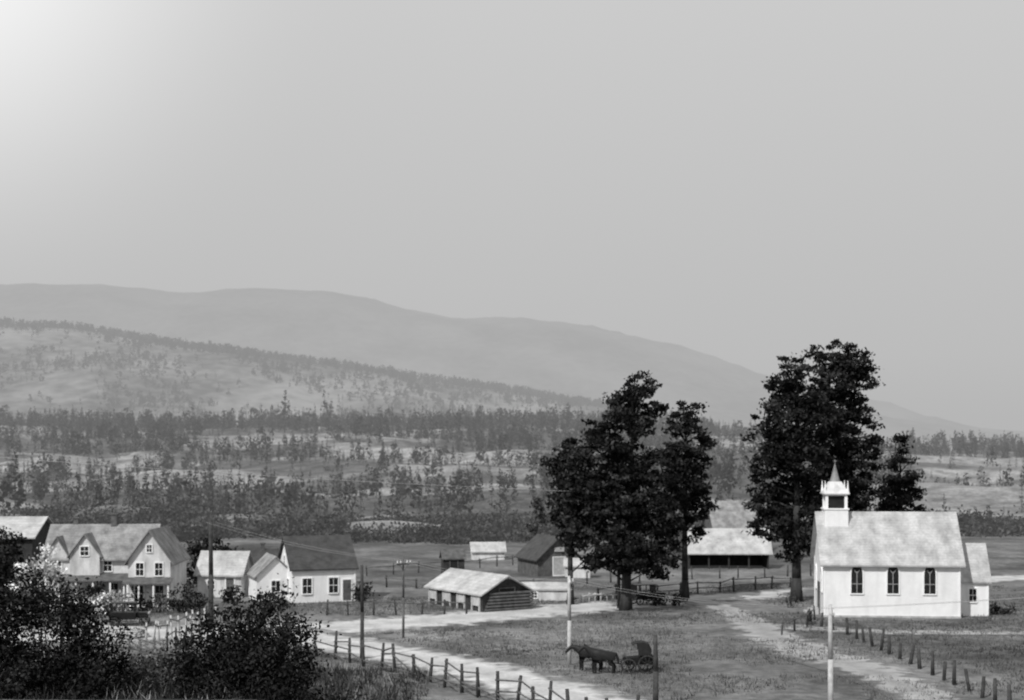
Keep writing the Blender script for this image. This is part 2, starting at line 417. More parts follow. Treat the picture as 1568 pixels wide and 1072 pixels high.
def pine(name, x, y, height, tr, lobes, lean=(0, 0), dens=1.15, leaves=46, lsize=.19, mat=None):
    e = empty(name, x, y, h(x, y)-.05)
    mb = MB(); n = 10; pts = []; rad = []
    for i in range(n+1):
        t = i/n
        pts.append((lean[0]*t**1.3+.12*math.sin(i*1.7)*t, lean[1]*t+.1*math.cos(i*2.1)*t, height*.97*t)); rad.append(tr*(1-.9*t)*(1.35 if i == 0 else 1))
    mb.path(pts, rad, 9)
    lob = []
    for l in lobes:
        dx, z, rx, rz = l[:4]; dy = l[4] if len(l) > 4 else random.uniform(-.6, .6)*rx
        lob.append((dx, dy, z, rx, rz))
    V, S, C = crown(lob, dens, leaves, lsize)
    mb.obj('trunk', M_trunk, e, True)
    lb = MB()
    for c in C[::7]:
        t = min(.97, max(.12, (c[2]-random.uniform(.3, 1.6))/height)); f = t*n; i = min(int(f), n-1); w = f-i
        p = Vector(pts[i]).lerp(Vector(pts[i+1]), w); q = Vector(c)
        md = p.lerp(q, .5)+Vector((0, 0, .25*random.random()))
        r = .035+.012*(q-p).length
        lb.path([p, md, q], [r*1.5, r, .02], 5)
    lb.obj('limbs', M_trunk, e, True)
    np_mesh('crown', V, 4, mat or M_leaf, e, {'shade': S}); return e
pine('ponderosa_pine', 10.1, 125, 21, .48, [(1.2, 19.8, 1.5, 1.4), (-.1, 18.6, 1.6, 1.2), (2.4, 18.2, 1.1, .8), (.2, 17.0, 2.6, 1.7), (-1.6, 14.4, 2.7, 1.9), (-2.4, 16, 1.3, 1), (2.9, 12.9, 2.1, 1.6), (.6, 12.6, 2.2, 1.8), (-3.5, 11.2, 2.3, 2.3), (-.7, 9.6, 3.2, 2.2), (2.6, 9.2, 2.7, 2.3), (-3.4, 7.6, 2.2, 1.7), (-.2, 5.6, 3.2, 1.9), (2.4, 4.4, 2.4, 1.6), (3.8, 6.4, 1.6, 1.2), (-2.2, 3.9, 1.4, .9)], (.9, 0))
pine('ponderosa_pine', 5.4, 130, 16.5, .3, [(-.5, 15.4, 1.0, 1.1), (.2, 13.6, 1.8, 1.5), (-.6, 11.4, 1.9, 1.8), (.9, 11, 1.7, 1.6), (-.5, 8.9, 1.8, 1.6), (1.1, 8.4, 1.8, 1.7), (.9, 6.0, 1.7, 1.3), (-.2, 6.8, 1.2, .9), (1.6, 3.9, 1.4, 1.0)])
pine('ponderosa_pine', 16.6, 135, 19.3, .36, [(.3, 18.2, 1.3, 1.2), (-.6, 16.8, 1.5, 1.2), (.6, 15.4, 2.0, 1.3), (-.6, 13.6, 2.0, 1.5), (.9, 12.8, 2.1, 1.6), (0, 10.6, 2.6, 1.6), (1.6, 9.4, 1.5, 1.2), (-.2, 8.2, 1.9, 1.2), (-1.8, 5.8, 1.5, 1.1), (1.3, 6.5, 1.1, .7)])
pine('ponderosa_pine', 26.9, 133, 23.5, .5, [(-.5, 22.0, 1.7, 1.2), (-1.5, 20.3, 1.5, 1.2), (-.2, 19.2, 2.2, 1.9), (-2.1, 17, 1.9, 1.8), (1.2, 17.5, 2.3, 2.4), (-1.2, 14.6, 2.7, 2.2), (-2.6, 12.4, 1.9, 1.7), (1.2, 13, 2.4, 2.3), (-2.3, 9.6, 2.3, 1.8), (.8, 9.6, 2.6, 2.2), (-1.9, 7.2, 2.3, 1.5), (.6, 6.4, 2.4, 1.5), (-.3, 4.7, 1.7, .9)])
pine('ponderosa_pine', 32.1, 138, 24.8, .5, [(.1, 24.0, 1.5, 1.2), (-1.9, 23.3, 1.8, 1.2), (1.4, 22.9, 1.5, 1.3), (2.4, 21.2, 1.4, 1.6), (-.4, 21.4, 2.7, 1.9), (-.6, 18.4, 2.8, 2.3), (2.0, 18.5, 1.7, 1.5), (3.0, 17.0, .9, .6), (-.3, 15.4, 2.6, 2.2), (2.2, 15.0, 1.9, 1.3), (3.3, 13.2, 1.4, 1.1), (.4, 12.0, 2.8, 2.1), (-.8, 8.8, 2.6, 2.0), (1.6, 9.4, 1.8, 1.4), (0, 6, 2, 1.4)])
pine('fir_tree', 41.3, 150, 16, .3, [(.1, 15.0, .6, 1.0), (0, 13.4, 1.3, 1.1), (.1, 11.8, 1.8, 1.3), (-.1, 10, 2.3, 1.4), (.1, 8, 2.5, 1.5), (0, 5.6, 2.6, 1.6), (0, 3.4, 2.3, 1.3)], dens=1.3)
pine('young_pine', 3.4, 196, 8.0, .2, [(0, 7.2, .6, .7), (.1, 6.0, 1.0, .9), (-.1, 4.4, 1.3, 1.0), (0, 2.8, 1.5, 1.0)], dens=.7, leaves=30, lsize=.24, mat=M_midleaf)
pine('young_pine', 46.5, 190, 8, .2, [(0, 7, .7, .8), (.1, 5.4, 1.2, 1.1), (-.1, 3.5, 1.6, 1.2)], dens=.8, leaves=34, lsize=.26)

def shrub(name, x, y, lobes, mat, dens=1.6, leaves=60, lsize=.09, clr=.5, stems=10):
    z0 = h(x, y); e = empty(name, x, y, z0-.05)
    V, S, C = crown([(a, b, c, r, rz) for a, b, c, r, rz in lobes], dens, leaves, lsize, clr, .9, .3)
    np_mesh('foliage', V, 4, mat, e, {'shade': S})
    mb = MB()
    for c in C[::max(1, len(C)//(stems*4))]:
        b = Vector((c[0]*.35, c[1]*.35, 0)); q = Vector(c); m = b.lerp(q, .5)+Vector((0, 0, .2))
        mb.path([b, m, q], [.05, .03, .012], 5)
    mb.obj('stems', M_trunk, e, True); return e
shrub('dark_shrub', -18.6, 58, [(-1.6, 0, 4.2, 1.2, 1.1), (-2.3, 0, 2.8, 1.4, 1.4), (-.3, .3, 3.7, 1.2, 1.2), (.8, 0, 3.1, 1.1, 1.1), (.9, 0, 2.0, 1.2, 1.3), (2.0, .2, 1.8, .9, 1.2), (-1.0, -.4, 1.3, 2.2, 1.4), (.9, -.5, .9, 1.8, 1.2), (-3.6, 0, 4.0, 1.2, 1.6), (-3.4, 0, 1.3, 1.6, 1.4), (1.6, -.3, .2, 1.5, 1.0)], M_bushleaf, 2.9)
shrub('dark_shrub', -10.7, 58, [(.2, 0, 3.5, 1.2, .9), (-1.3, .2, 2.8, 1.2, .95), (1.5, 0, 2.9, 1.1, .8), (-.2, 0, 2.0, 1.9, 1.3), (1.4, -.2, 1.6, 1.4, 1.1), (-2.4, 0, 1.6, 1.1, 1.0), (.2, -.5, .6, 2.4, 1.0), (-2.4, -.2, .5, 1.3, .8)], M_bushleaf, 3.0)
shrub('scrub_brush', -14.8, 61, [(0, 0, .9, 1.2, .8), (1.3, .3, .7, 1.0, .7), (-1.3, 0, 1.1, 1.1, .9), (.4, -.4, .2, 1.7, .6)], M_midleaf, 2.0)
shrub('scrub_brush', -13.2, 66, [(0, 0, .7, 1.2, .7), (1.3, .3, .9, 1.0, .7), (-1.5, 0, .6, 1.1, .6)], M_bushleaf, 2.0)
shrub('scrub_brush', -17.8, 67, [(0, 0, .9, 1.2, .7), (1.3, .3, .6, 1.0, .6), (-1.5, 0, .8, 1.1, .8)], M_midleaf, 2.0)
shrub('scrub_brush', -19.5, 74, [(0, 0, .7, 1.2, .6), (1.5, .3, .5, 1.0, .6), (-1.8, 0, .6, 1.2, .6)], M_bushleaf, 1.6)
shrub('scrub_brush', -7.6, 62, [(0, 0, .5, 1.0, .5), (.9, .3, .3, .8, .5)], M_midleaf, 2.0)
shrub('scrub_brush', -21.5, 92, [(0, 0, .6, 1.2, .6), (1.5, .3, .5, 1.0, .5), (-2, 0, .5, 1.0, .5)], M_midleaf, 1.6, 40, .12)
shrub('pale_flowering_tree', -40.5, 121, [(-1.0, 0, 4.3, 1.3, 1.1), (.6, 0, 4.6, 1.4, 1.2), (1.5, .2, 3.2, 1.3, 1.2), (-.6, 0, 2.8, 1.7, 1.3), (.4, 0, 1.5, 1.9, 1.1)], M_paleleaf, 1.3, 40, .14)
shrub('pale_flowering_tree', -34.6, 121.5, [(0, 0, 1.7, 1.1, .9), (.9, 0, 1.1, .9, .8), (-.9, 0, 1.1, 1.0, .8)], M_paleleaf, 1.3, 40, .13)
shrub('garden_shrub', -36.6, 122.5, [(0, 0, 1.6, 1.3, 1.3), (1.0, 0, 1.1, .9, 1.1), (-1.1, 0, 1.3, .9, 1.1)], M_bushleaf, 1.6, 40, .13)
shrub('garden_shrub', -33.0, 123, [(0, 0, 1.1, 1.0, .9), (1.1, 0, .8, .8, .7)], M_bushleaf, 1.6, 40, .13)
shrub('garden_shrub', -28.6, 123.5, [(0, 0, 1.6, 1.0, 1.3), (.9, 0, .9, .9, .9), (-1, 0, .7, .7, .7)], M_bushleaf, 1.6, 40, .13)
shrub('garden_shrub', -31.0, 123.8, [(0, 0, 1.0, .9, .9)], M_midleaf, 1.6, 40, .13)
shrub('garden_shrub', -25.5, 131, [(0, 0, 1.0, 1.1, .9), (-1.2, 0, .7, .8, .7)], M_bushleaf, 1.6, 40, .13)
shrub('garden_shrub', -22.0, 127.5, [(0, 0, .8, .9, .7), (1.2, 0, .6, .8, .5)], M_bushleaf, 1.6, 40, .12)
shrub('dark_shrub', -47.5, 130, [(0, 0, 5.2, 2.3, 1.9), (-3, 0, 5.4, 2.4, 2.0), (-1, 0, 2.8, 3.2, 2.2), (2, 0, 3.4, 1.4, 1.6)], M_bushleaf, 1.1, 40, .17)
shrub('dark_shrub', -31.5, 146, [(0, 0, 3.6, 2.0, 1.9), (2.4, 0, 3.0, 1.8, 1.6), (0, 0, 1.6, 3.0, 1.6)], M_bushleaf, 1.0, 40, .19)
shrub('dark_shrub', -14.0, 131.5, [(0, 0, 1.1, 1.0, 1.0), (-.8, 0, .9, .8, .8)], M_bushleaf, 1.8, 40, .13)
shrub('dark_shrub', -16.6, 88, [(0, 0, 2.4, 1.2, 1.2), (-.9, 0, 1.6, 1.3, 1.2), (1.0, 0, 1.5, 1.0, 1.0)], M_bushleaf, 1.9, 46, .1)
shrub('dark_shrub', -11.7, 79, [(0, 0, 1.0, 1.1, .8), (-1.5, 0, 1.5, 1.2, 1.1), (-2.6, .3, 1.9, 1.0, 1.2)], M_bushleaf, 1.9, 46, .09)
shrub('low_shrub', 42.0, 122, [(0, 0, .5, .9, .5), (1.2, 0, .4, .8, .4)], M_bushleaf, 2, 40, .1)
shrub('low_shrub', 25.2, 127.5, [(0, 0, .7, .8, .6)], M_midleaf, 2, 40, .1)
shrub('low_shrub', 14.6, 128.5, [(0, 0, .7, 1.2, .6), (-1.6, .5, .6, 1., .5)], M_bushleaf, 1.6, 40, .13)

# ------------------------------------------------------------------ buildings
def RZ(a): return Matrix.Rotation(math.radians(a), 3, 'Z')
class Gable:
    def __init__(s, parent, prefix, cx, cy, rot, L, W, he, hr, wall, roof, over=.35, z0=0., thick=.14, open_front=False):
        s.p = parent; s.R = RZ(rot); s.c = Vector((cx, cy, z0)); s.L = L; s.W = W; s.he = he; s.hr = hr; s.pre = prefix
        l, w = L/2, W/2
        mb = MB()
        if open_front:
            t = .15
            mb.prism([s.T(-l, y, z) for y, z in ((-w, 0), (w, 0), (w, he), (0, hr-.02), (-w, he))], s.R @ Vector((t, 0, 0)))
            mb.prism([s.T(l-t, y, z) for y, z in ((-w, 0), (w, 0), (w, he), (0, hr-.02), (-w, he))], s.R @ Vector((t, 0, 0)))
            mb.box(s.T(0, w-t/2, he/2), (L-2*t, t, he), s.R)
            for i in range(1, 4): mb.box(s.T(-l+L*i/4, -w+.1, he/2), (.18, .18, he), s.R)
            mb.box(s.T(0, -w+.1, he-.12), (L-2*t, .14, .24), s.R)
        else:
            mb.prism([s.T(-l, y, z) for y, z in ((-w, -.3), (w, -.3), (w, he), (0, hr-.02), (-w, he))], s.R @ Vector((L, 0, 0)))
        mb.obj(prefix+'walls', wall, parent)
        rb = MB(); sl = (hr-he)/w
        for sg in (-1, 1):
            ye = sg*(w+over); ze = he-sl*over; g = .015
            p = []
            for x in (-l-over, l+over):
                for (y, z) in ((0, hr), (ye, ze)):
                    p += [s.T(x, y+(0.001*sg if y == 0 else 0), z+g), s.T(x, y+(0.001*sg if y == 0 else 0), z+g+thick)]
            rb.hexa(p)
        rb.obj(prefix+'roof', roof, parent)
    def T(s, x, y, z): return s.c+s.R @ Vector((x, y, z))
    def face(s, side):
        return {'front': (lambda u, z, d: s.T(u, -s.W/2-d, z), 0), 'back': (lambda u, z, d: s.T(u, s.W/2+d, z), 0),
                'left': (lambda u, z, d: s.T(-s.L/2-d, u, z), 90), 'right': (lambda u, z, d: s.T(s.L/2+d, u, z), 90)}[side]
    def window(s, name, side, u, z, w, hh, trim=None, door=False, mat=None):
        f, a = s.face(side); R = s.R @ RZ(a)
        gl = MB(); gl.box(f(u, z, .01), (w, .04, hh), R); gl.obj(name+'_pane', mat or M_glass, s.p)
        fr = MB(); t = .1
        fr.box(f(u-w/2-t/2, z, .03), (t, .09, hh+2*t), R); fr.box(f(u+w/2+t/2, z, .03), (t, .09, hh+2*t), R)
        fr.box(f(u, z+hh/2+t/2, .03), (w, .088, t), R); fr.box(f(u, z-hh/2-t/2, .05), (w, .13, t), R)
        if not door:
            fr.box(f(u, z, .035), (w, .03, .05), R); fr.box(f(u, z, .034), (.035, .028, hh), R)
        fr.obj(name+'_frame', trim or M_trim, s.p)
    def corners(s, mat):
        mb = MB()
        for x in (-1, 1):
            for y in (-1, 1): mb.box(s.T(x*(s.L/2-.05), y*(s.W/2-.05), s.he/2-.02), (.17, .17, s.he-.04), s.R)
        mb.obj(s.pre+'corner_boards', mat, s.p)
def chimney(parent, x, y, z0, z1, w=.6):
    mb = MB(); mb.box((x, y, (z0+z1)/2), (w, w, z1-z0)); mb.box((x, y, z1+.08), (w+.14, w+.14, .16)); mb.obj('chimney', M_brick, parent, bevel=.01)

# --- church
ROT = -5
cL, cW = 11.3, 6.2
crn = Vector((26.5, 119.5, 0)); cc = crn+RZ(ROT) @ Vector((cL/2, cW/2, 0))
ch = empty('white_church', cc.x, cc.y, 0.0, ROT)
G = Gable(ch, 'nave_', 0, 0, 0, cL, cW, 4.85, 8.75, M_white, M_shingle, .38)
G.corners(M_trim)
mb = MB(); mb.box((0, 0, -.02), (cL+.14, cW+.14, .5)); mb.obj('foundation', M_stone, ch)
mb = MB(); mb.box((0, -cW/2-.06, 4.42), (cL-.3, .1, .2)); mb.obj('frieze_board', M_trim, ch)
def lancet(parent, x, y, z0, w, hs, hp, axis='x'):
    def outline(ww, z_lo, hp_):
        pts = [(-ww/2, z_lo), (ww/2, z_lo), (ww/2, z0+hs)]
        for i in range(1, 6):
            t = i/6; pts.append((ww/2*math.cos(t*math.pi/2)**.8, z0+hs+hp_*math.sin(t*math.pi/2)))
        pts.append((0, z0+hs+hp_+.02))
        for i in range(5, 0, -1):
            t = i/6; pts.append((-ww/2*math.cos(t*math.pi/2)**.8, z0+hs+hp_*math.sin(t*math.pi/2)))
        pts.append((-ww/2, z0+hs)); return pts
    def P(a, z, d): return (x+a, y-d, z) if axis == 'x' else (x-d, y+a, z)
    inn = outline(w, z0, hp); out = outline(w+.2, z0-.1, hp+.12)
    gb = MB(); gb.prism([P(a, z, -.02) for a, z in inn], (0, -.04, 0) if axis == 'x' else (-.04, 0, 0)); gb.obj('lancet_glass', M_glass, parent)
    fb = MB(); n = len(inn)
    for i in range(n):
        j = (i+1) % n
        q = [inn[i], inn[j], out[j], out[i]]
        fb.prism([P(a, z, -.01) for a, z in q], (0, -.11, 0) if axis == 'x' else (-.11, 0, 0))
    fb.obj('lancet_frame', M_trim, parent)
    mb = MB()
    def bar(a, z, sa, sz):
        c = P(a, z, .03)
        mb.box(c, (sa, .04, sz) if axis == 'x' else (.04, sa, sz))
    bar(0, z0+hs*.5+.1, .06, hs+.2); bar(0, z0+hs*.5, w, .05)
    for sg in (-1, 1): mb.tube(P(0, z0+hs+.1, .03), P(sg*w*.28, z0+hs+.42, .03), .035, .03, 5)
    mb.obj('lancet_muntins', M_metal, parent)
for u in (2.75, 5.75, 8.8): lancet(ch, u-cL/2, -cW/2, 2.1, .95, 1.6, .8)
lancet(ch, -cL/2, -1.9, 2.15, .7, 1.3, .6, axis='y'); lancet(ch, -cL/2, 1.9, 2.15, .7, 1.3, .6, axis='y')
mb = MB(); mb.box((-cL/2-.03, 0, 1.6), (.08, 1.4, 2.4)); mb.obj('door', M_wood, ch)
mb = MB()
for i in range(3): mb.box((-cL/2-.35-.35*i, 0, .28-.09*i), (.36, 2.2, .56-.18*i))
mb.obj('front_steps', M_pale, ch)
tx = -cL/2+1.35
mb = MB(); mb.box((tx, 0, 8.3), (2.0, 2.0, 1.6)); mb.obj('tower_base', M_white, ch)
mb = MB(); mb.box((tx, 0, 9.15), (2.15, 2.15, .12)); mb.obj('tower_ledge', M_trim, ch)
mb = MB()
for a in (-1, 1):
    for b in (-1, 1): mb.box((tx+a*.82, b*.82, 9.81), (.24, .24, 1.2))
for a in (-1, 1):
    mb.box((tx+a*.84, 0, 10.35), (.1, 1.36, .12)); mb.box((tx, a*.84, 10.35), (1.36, .1, .12))
mb.obj('belfry', M_trim, ch)
mb = MB(); mb.box((tx, 0, 9.8), (1.45, 1.45, 1.16)); mb.obj('belfry_dark_louvres', M_glass, ch)
mb = MB()
prof = [(1.12, 10.42), (1.12, 10.52), (.92, 10.8), (.66, 11.2), (.5, 11.5)]
for (r0, z0), (r1, z1) in zip(prof[:-1], prof[1:]):
    mb.hexa([Vector((tx+sx_*(r0 if zz == 0 else r1), sy*(r0 if zz == 0 else r1), z0 if zz == 0 else z1)) for sx_ in (-1, 1) for sy in (-1, 1) for zz in (0, 1)])
mb.obj('belfry_roof', M_oldwhite, ch)
mb = MB(); mb.tube((tx, 0, 11.45), (tx, 0, 13.0), .46, .05, 8); mb.tube((tx, 0, 12.9), (tx, 0, 13.45), .03, .02, 5); mb.box((tx, 0, 13.3), (.3, .05, .05))
mb.obj('spire', M_shingle2, ch)
mb = MB()
for a in (-1, 1):
    for b in (-1, 1): mb.tube((tx+a*.96, b*.96, 10.5), (tx+a*.96, b*.96, 11.6), .13, .02, 6)
mb.obj('pinnacles', M_trim, ch)
G2 = Gable(ch, 'vestry_', cL/2+1.45, 1.0, 0, 2.8, 3.8, 3.2, 6.0, M_white, M_shingle, .25)
G2.window('vestry_window', 'front', .1, 1.8, .6, 1.1)
G2.corners(M_trim)

# --- large farmhouse, left
e = empty('farmhouse', -37.3, 132.5, h(-37, 132)-.1, 3, .9)
G = Gable(e, 'main_', -1.2, .6, 0, 10.6, 6.8, 4.9, 8.0, M_oldwhite, M_shingle2, .4)
for u in (-4.2, -1.6, 1.0): G.window('upper_window', 'front', u, 4.1, .8, 1.2)
for u in (-4.3, -2.6, -.2, 1.6): G.window('lower_window', 'front', u, 1.5, .9, 1.5)
G.window('door', 'front', -1.4, 1.15, .9, 2.1, door=True, mat=M_wood)
Gw = Gable(e, 'wing_', 4.6, -1.2, 90, 9.0, 4.2, 4.8, 7.7, M_oldwhite, M_shingle2, .4)
for u in (-.95, .95): Gw.window('upper_window', 'left', u, 3.9, .75, 1.25)
for u in (-1.0, 1.0): Gw.window('lower_window', 'left', u, 1.45, .8, 1.6)
Gw.window('attic_window', 'left', 0, 6.0, .5, .7)
Gd = Gable(e, 'dormer_', -2.4, -1.6, 90, 3.6, 3.0, 5.2, 7.2, M_oldwhite, M_shingle2, .25)
Gd.window('dormer_window', 'left', 0, 5.6, .8, .9)
Gd2 = Gable(e, 'bay_', -5.3, -1.2, 90, 3.6, 2.6, 4.8, 6.9, M_oldwhite, M_shingle2, .25)
Gd2.window('bay_window', 'left', 0, 3.9, .9, 1.2)
chimney(e, -.3, 0.6, 7.6, 9.1); chimney(e, -4.3, .8, 7.6, 8.7, .5)
mb = MB(); mb.hexa([Vector(p) for p in [(-6.6, -4.9, 2.6), (-6.6, -4.9, 2.72), (-6.6, -2.85, 3.15), (-6.6, -2.85, 3.27), (2.4, -4.9, 2.6), (2.4, -4.9, 2.72), (2.4, -2.85, 3.15), (2.4, -2.85, 3.27)]])
mb.obj('porch_roof', M_wood, e)
mb = MB()
for i in range(6): mb.box((-6.4+i*1.72, -4.7, 1.5), (.16, .16, 2.3))
mb.box((-2.1, -4.7, .95), (8.6, .07, .08)); mb.box((-2.1, -4.7, .5), (8.6, .05, .06))
mb.obj('porch_posts', M_trim, e)
mb = MB(); mb.box((-2.1, -3.9, .15), (9, 2.1, .35)); mb.obj('porch_deck', M_wood, e)
mb = MB(); mb.hexa([Vector(p) for p in [(2.2, -7.4, 2.5), (2.2, -7.4, 2.6), (2.2, -5.75, 3.0), (2.2, -5.75, 3.1), (7, -7.4, 2.5), (7, -7.4, 2.6), (7, -5.75, 3.0), (7, -5.75, 3.1)]]); mb.obj('wing_porch_roof', M_wood, e)
mb = MB(); [mb.box((2.4+i*1.45, -7.2, 1.25), (.15, .15, 2.5)) for i in range(4)]; mb.obj('wing_porch_posts', M_trim, e)

e = empty('barn', -54.8, 142, 0, 2)
G = Gable(e, '', 0, 0, 0, 15, 8, 5.7, 7.4, M_darkwood, M_shingle, .4)
G.window('barn_door', 'front', 1, 1.6, 2.6, 3.2, door=True, trim=M_wood)
e = empty('shed', -28.0, 137.5, h(-28, 137), -8)
G = Gable(e, '', 0, 0, 0, 4.4, 3.6, 2.3, 4.2, M_oldwhite, M_shingle, .3)
G.window('window', 'front', -.8, 1.2, .7, .8); G.window('door', 'front', 1.1, .95, .8, 1.8, door=True, mat=M_wood)
e = empty('cottage', -25.4, 140.5, h(-25, 140), 12)
G = Gable(e, '', 0, 0, 0, 3.6, 3.6, 2.5, 4.2, M_oldwhite, M_dark_roof, .3)
G.window('window', 'left', 0, 1.4, .7, .9); G.window('window', 'front', .4, 1.3, .7, .9)
chimney(e, .5, 0, 3.8, 4.8, .4)
e = empty('white_house', -18.7, 134.7, h(-18.7, 134.7), 20)
G = Gable(e, '', 0, 0, 0, 6.0, 6.4, 3.2, 5.9, M_white, M_dark_roof, .28)
for u in (-1.6, .9): G.window('front_window', 'front', u, 1.55, .85, 1.4)
G.window('door', 'front', 2.2, 1.05, .8, 1.95, door=True, mat=M_wood)
G.window('gable_window', 'left', .3, 3.7, .7, .9); G.window('side_window', 'left', -1.5, 1.5, .8, 1.2)
G.corners(M_trim)
Gl = Gable(e, 'wing_', -4.1, 1.4, 90, 4.6, 3.6, 2.4, 4.1, M_white, M_shingle2, .25)
Gl.window('wing_window', 'left', 0, 1.4, .8, 1.0)
e = empty('log_shed', -3.05, 129.0, h(-3, 129), -55)
G = Gable(e, '', 0, 0, 0, 9, 5.2, 1.6, 3.0, M_darkwood, M_shingle, .35)
mb = MB()
for i in range(8): mb.box((-4.2+i*1.2, -2.72, .85), (.16, .12, 1.7))
for i in range(4): mb.box((-3.6+i*2.4, -2.72, .95), (1.0, .06, .9))
mb.obj('whitewashed_panels', M_pale, e)
G.window('gable_door', 'right', 0, 1.0, 1.6, 1.9, door=True, mat=M_glass, trim=M_wood)
mb = MB()
for i in range(6): mb.tube((4.6, -2.4+i*.1, .15+i*.28), (4.95, 2.5, .15+i*.28), .12, .12, 6)
mb.obj('log_ends', M_wood, e)
e = empty('open_barn', 26.2, 172, h(26, 172), -2)
Gable(e, '', 0, 0, 0, 9.6, 5.5, 2.1, 4.6, M_darkwood, M_shingle, .4, open_front=True)
e = empty('hay_barn', 31.2, 200, h(31, 200), 4)
Gable(e, '', 0, 0, 0, 6.4, 9, 3.0, 7.0, M_wood, M_shingle2, .4)
e = empty('grey_barn', 4.2, 162, h(5, 162), -68)
G = Gable(e, '', 0, 0, 0, 6.0, 5.2, 2.0, 4.3, M_wood, M_dark_roof, .35)
G.window('barn_door', 'right', 0, 1.1, 1.4, 2.0, door=True, mat=M_pale)
mb = MB(); mb.box((3.06, 0, 3.0), (.1, 1.2, .5)); mb.obj('loft_board', M_pale, e)
e = empty('outhouse', -6.7, 159, h(-6.7, 159), 10)
G = Gable(e, '', 0, 0, 0, 2.4, 2.0, 2.1, 2.9, M_darkwood, M_wood, .2); G.window('door', 'front', 0, .95, .8, 1.8, door=True, trim=M_wood)
e = empty('low_shed', -3.2, 185, h(-3, 185), 5)
Gable(e, '', 0, 0, 0, 4.2, 3, 1.1, 2.1, M_oldwhite, M_shingle, .25)
e = empty('chicken_coop', 3.2, 134.5, h(3.2, 134.5), -4)
G = Gable(e, '', 0, 0, 0, 4.4, 2.2, 1.0, 1.5, M_oldwhite, M_shingle, .15); G.window('hatch', 'front', -1, .5, .5, .5)
e = empty('low_shed', 7.4, 158, h(7.4, 158), -5)
Gable(e, '', 0, 0, 0, 2.8, 2.2, 1.3, 2.0, M_oldwhite, M_shingle, .2)
e = empty('low_shed', 22.5, 185, h(22.5, 185), 15)
Gable(e, '', 0, 0, 0, 4.2, 3.2, 1.6, 3.0, M_wood, M_dark_roof, .25)

# ------------------------------------------------------------------ fences
def fence(name, pts, spacing=2.4, ph=1.25, r=.075, rails=2, tilt=.06, post=None, rail=None, messy=.0, skip=0.):
    e = empty(name, pts[0][0], pts[0][1], 0)
    P = MB(); Rr = MB(); tops = []
    for (a, b) in zip(pts[:-1], pts[1:]):
        d = math.dist(a, b); n = max(1, round(d/spacing))
        for i in range(n+1 if b == pts[-1] else n):
            t = (i+random.uniform(-.15, .15)*(0 < i < n))/n; x = a[0]+(b[0]-a[0])*t; y = a[1]+(b[1]-a[1])*t; z = h(x, y)
            hh = ph*random.uniform(.82, 1.15); tx_, ty_ = random.gauss(0, tilt), random.gauss(0, tilt)
            o = Vector((x-pts[0][0], y-pts[0][1], z))
            P.tube(o-Vector((0, 0, .2)), o+Vector((tx_*hh, ty_*hh, hh)), r*random.uniform(.85, 1.25), r*random.uniform(.7, .9), 6)
            tops.append((o, Vector((tx_, ty_, 1)), hh))
    for (o1, t1, h1), (o2, t2, h2) in zip(tops[:-1], tops[1:]):
        for k in range(rails):
            if random.random() < skip: continue
            f = (k+1)/(rails+.25)
            a = o1+t1*(h1*(f+random.uniform(-.06, .06)-messy*random.random()*.5)); b = o2+t2*(h2*(f+random.uniform(-.06, .06)-messy*random.random()*.8))
            off = Vector((.0, -.07, 0)); d = (b-a).normalized()*.2
            Rr.tube(a+off-d, b+off+d, .055, .045, 5)
    P.obj('posts', post or M_post, e, True)
    if Rr.v: Rr.obj('rails', rail or M_rail, e, True)
    return e
fence('rail_fence', [(-22, 104), (-16, 99), (-12.0, 95.4), (-8.4, 90.5), (-5.0, 85.4), (-.8, 78.8), (3, 73), (8, 66)], 1.8, 1.7, .115, 3, .08, messy=.6, skip=.12, rail=M_rail)
fence('post_fence', [(24.6, 112), (25.6, 107.3), (26.3, 93), (26.9, 80.5), (27.5, 68)], 2.1, 1.35, .115, 0, .08)
fence('post_fence', [(20.6, 107.5), (23.5, 112), (25.2, 117)], 2.4, 1.1, .08, 1, .05, skip=.3)
fence('rail_fence', [(8.2, 133.2), (18.5, 140), (29, 146.5)], 2.6, 1.35, .09, 2, .05)
fence('rail_fence', [(-16, 121.5), (-10, 121.7), (-4.0, 122.6)], 2.2, 1.3, .09, 1, .07, skip=.2)
fence('rail_fence', [(-16.5, 160), (-8, 166), (2, 176), (20, 184)], 3, 1.3, .08, 1, .06)
fence('post_fence', [(8, 150), (20, 156), (34, 160)], 3.2, 1.3, .09, 0, .06)
fence('post_fence', [(-13, 146), (-4, 143), (6, 146)], 3, 1.2, .09, 1, .06, skip=.4)
fence('yard_fence', [(-27.2, 104.5), (-25.4, 109.5), (-24.4, 116.0)], .95, 1.6, .09, 1, .1, post=M_pale, rail=M_rail)
fence('yard_fence', [(-24.5, 100.0), (-23.2, 104.5), (-22.0, 108.5)], 1.1, 1.5, .09, 1, .1, post=M_post, rail=M_rail)
fence('rail_fence', [(-33, 103), (-27.5, 101), (-23.8, 96.5)], 2.0, 1.1, .07, 3, .08, post=M_rail, messy=.4)
fence('picket_fence', [(6.6, 131.2), (10, 131.8), (13.5, 134)], .55, .95, .055, 1, .04, post=M_pale, rail=M_pale)
fence('post_fence', [(42, 105), (50, 103), (62, 100)], 3, 1.2, .07, 1, .06, skip=.4)

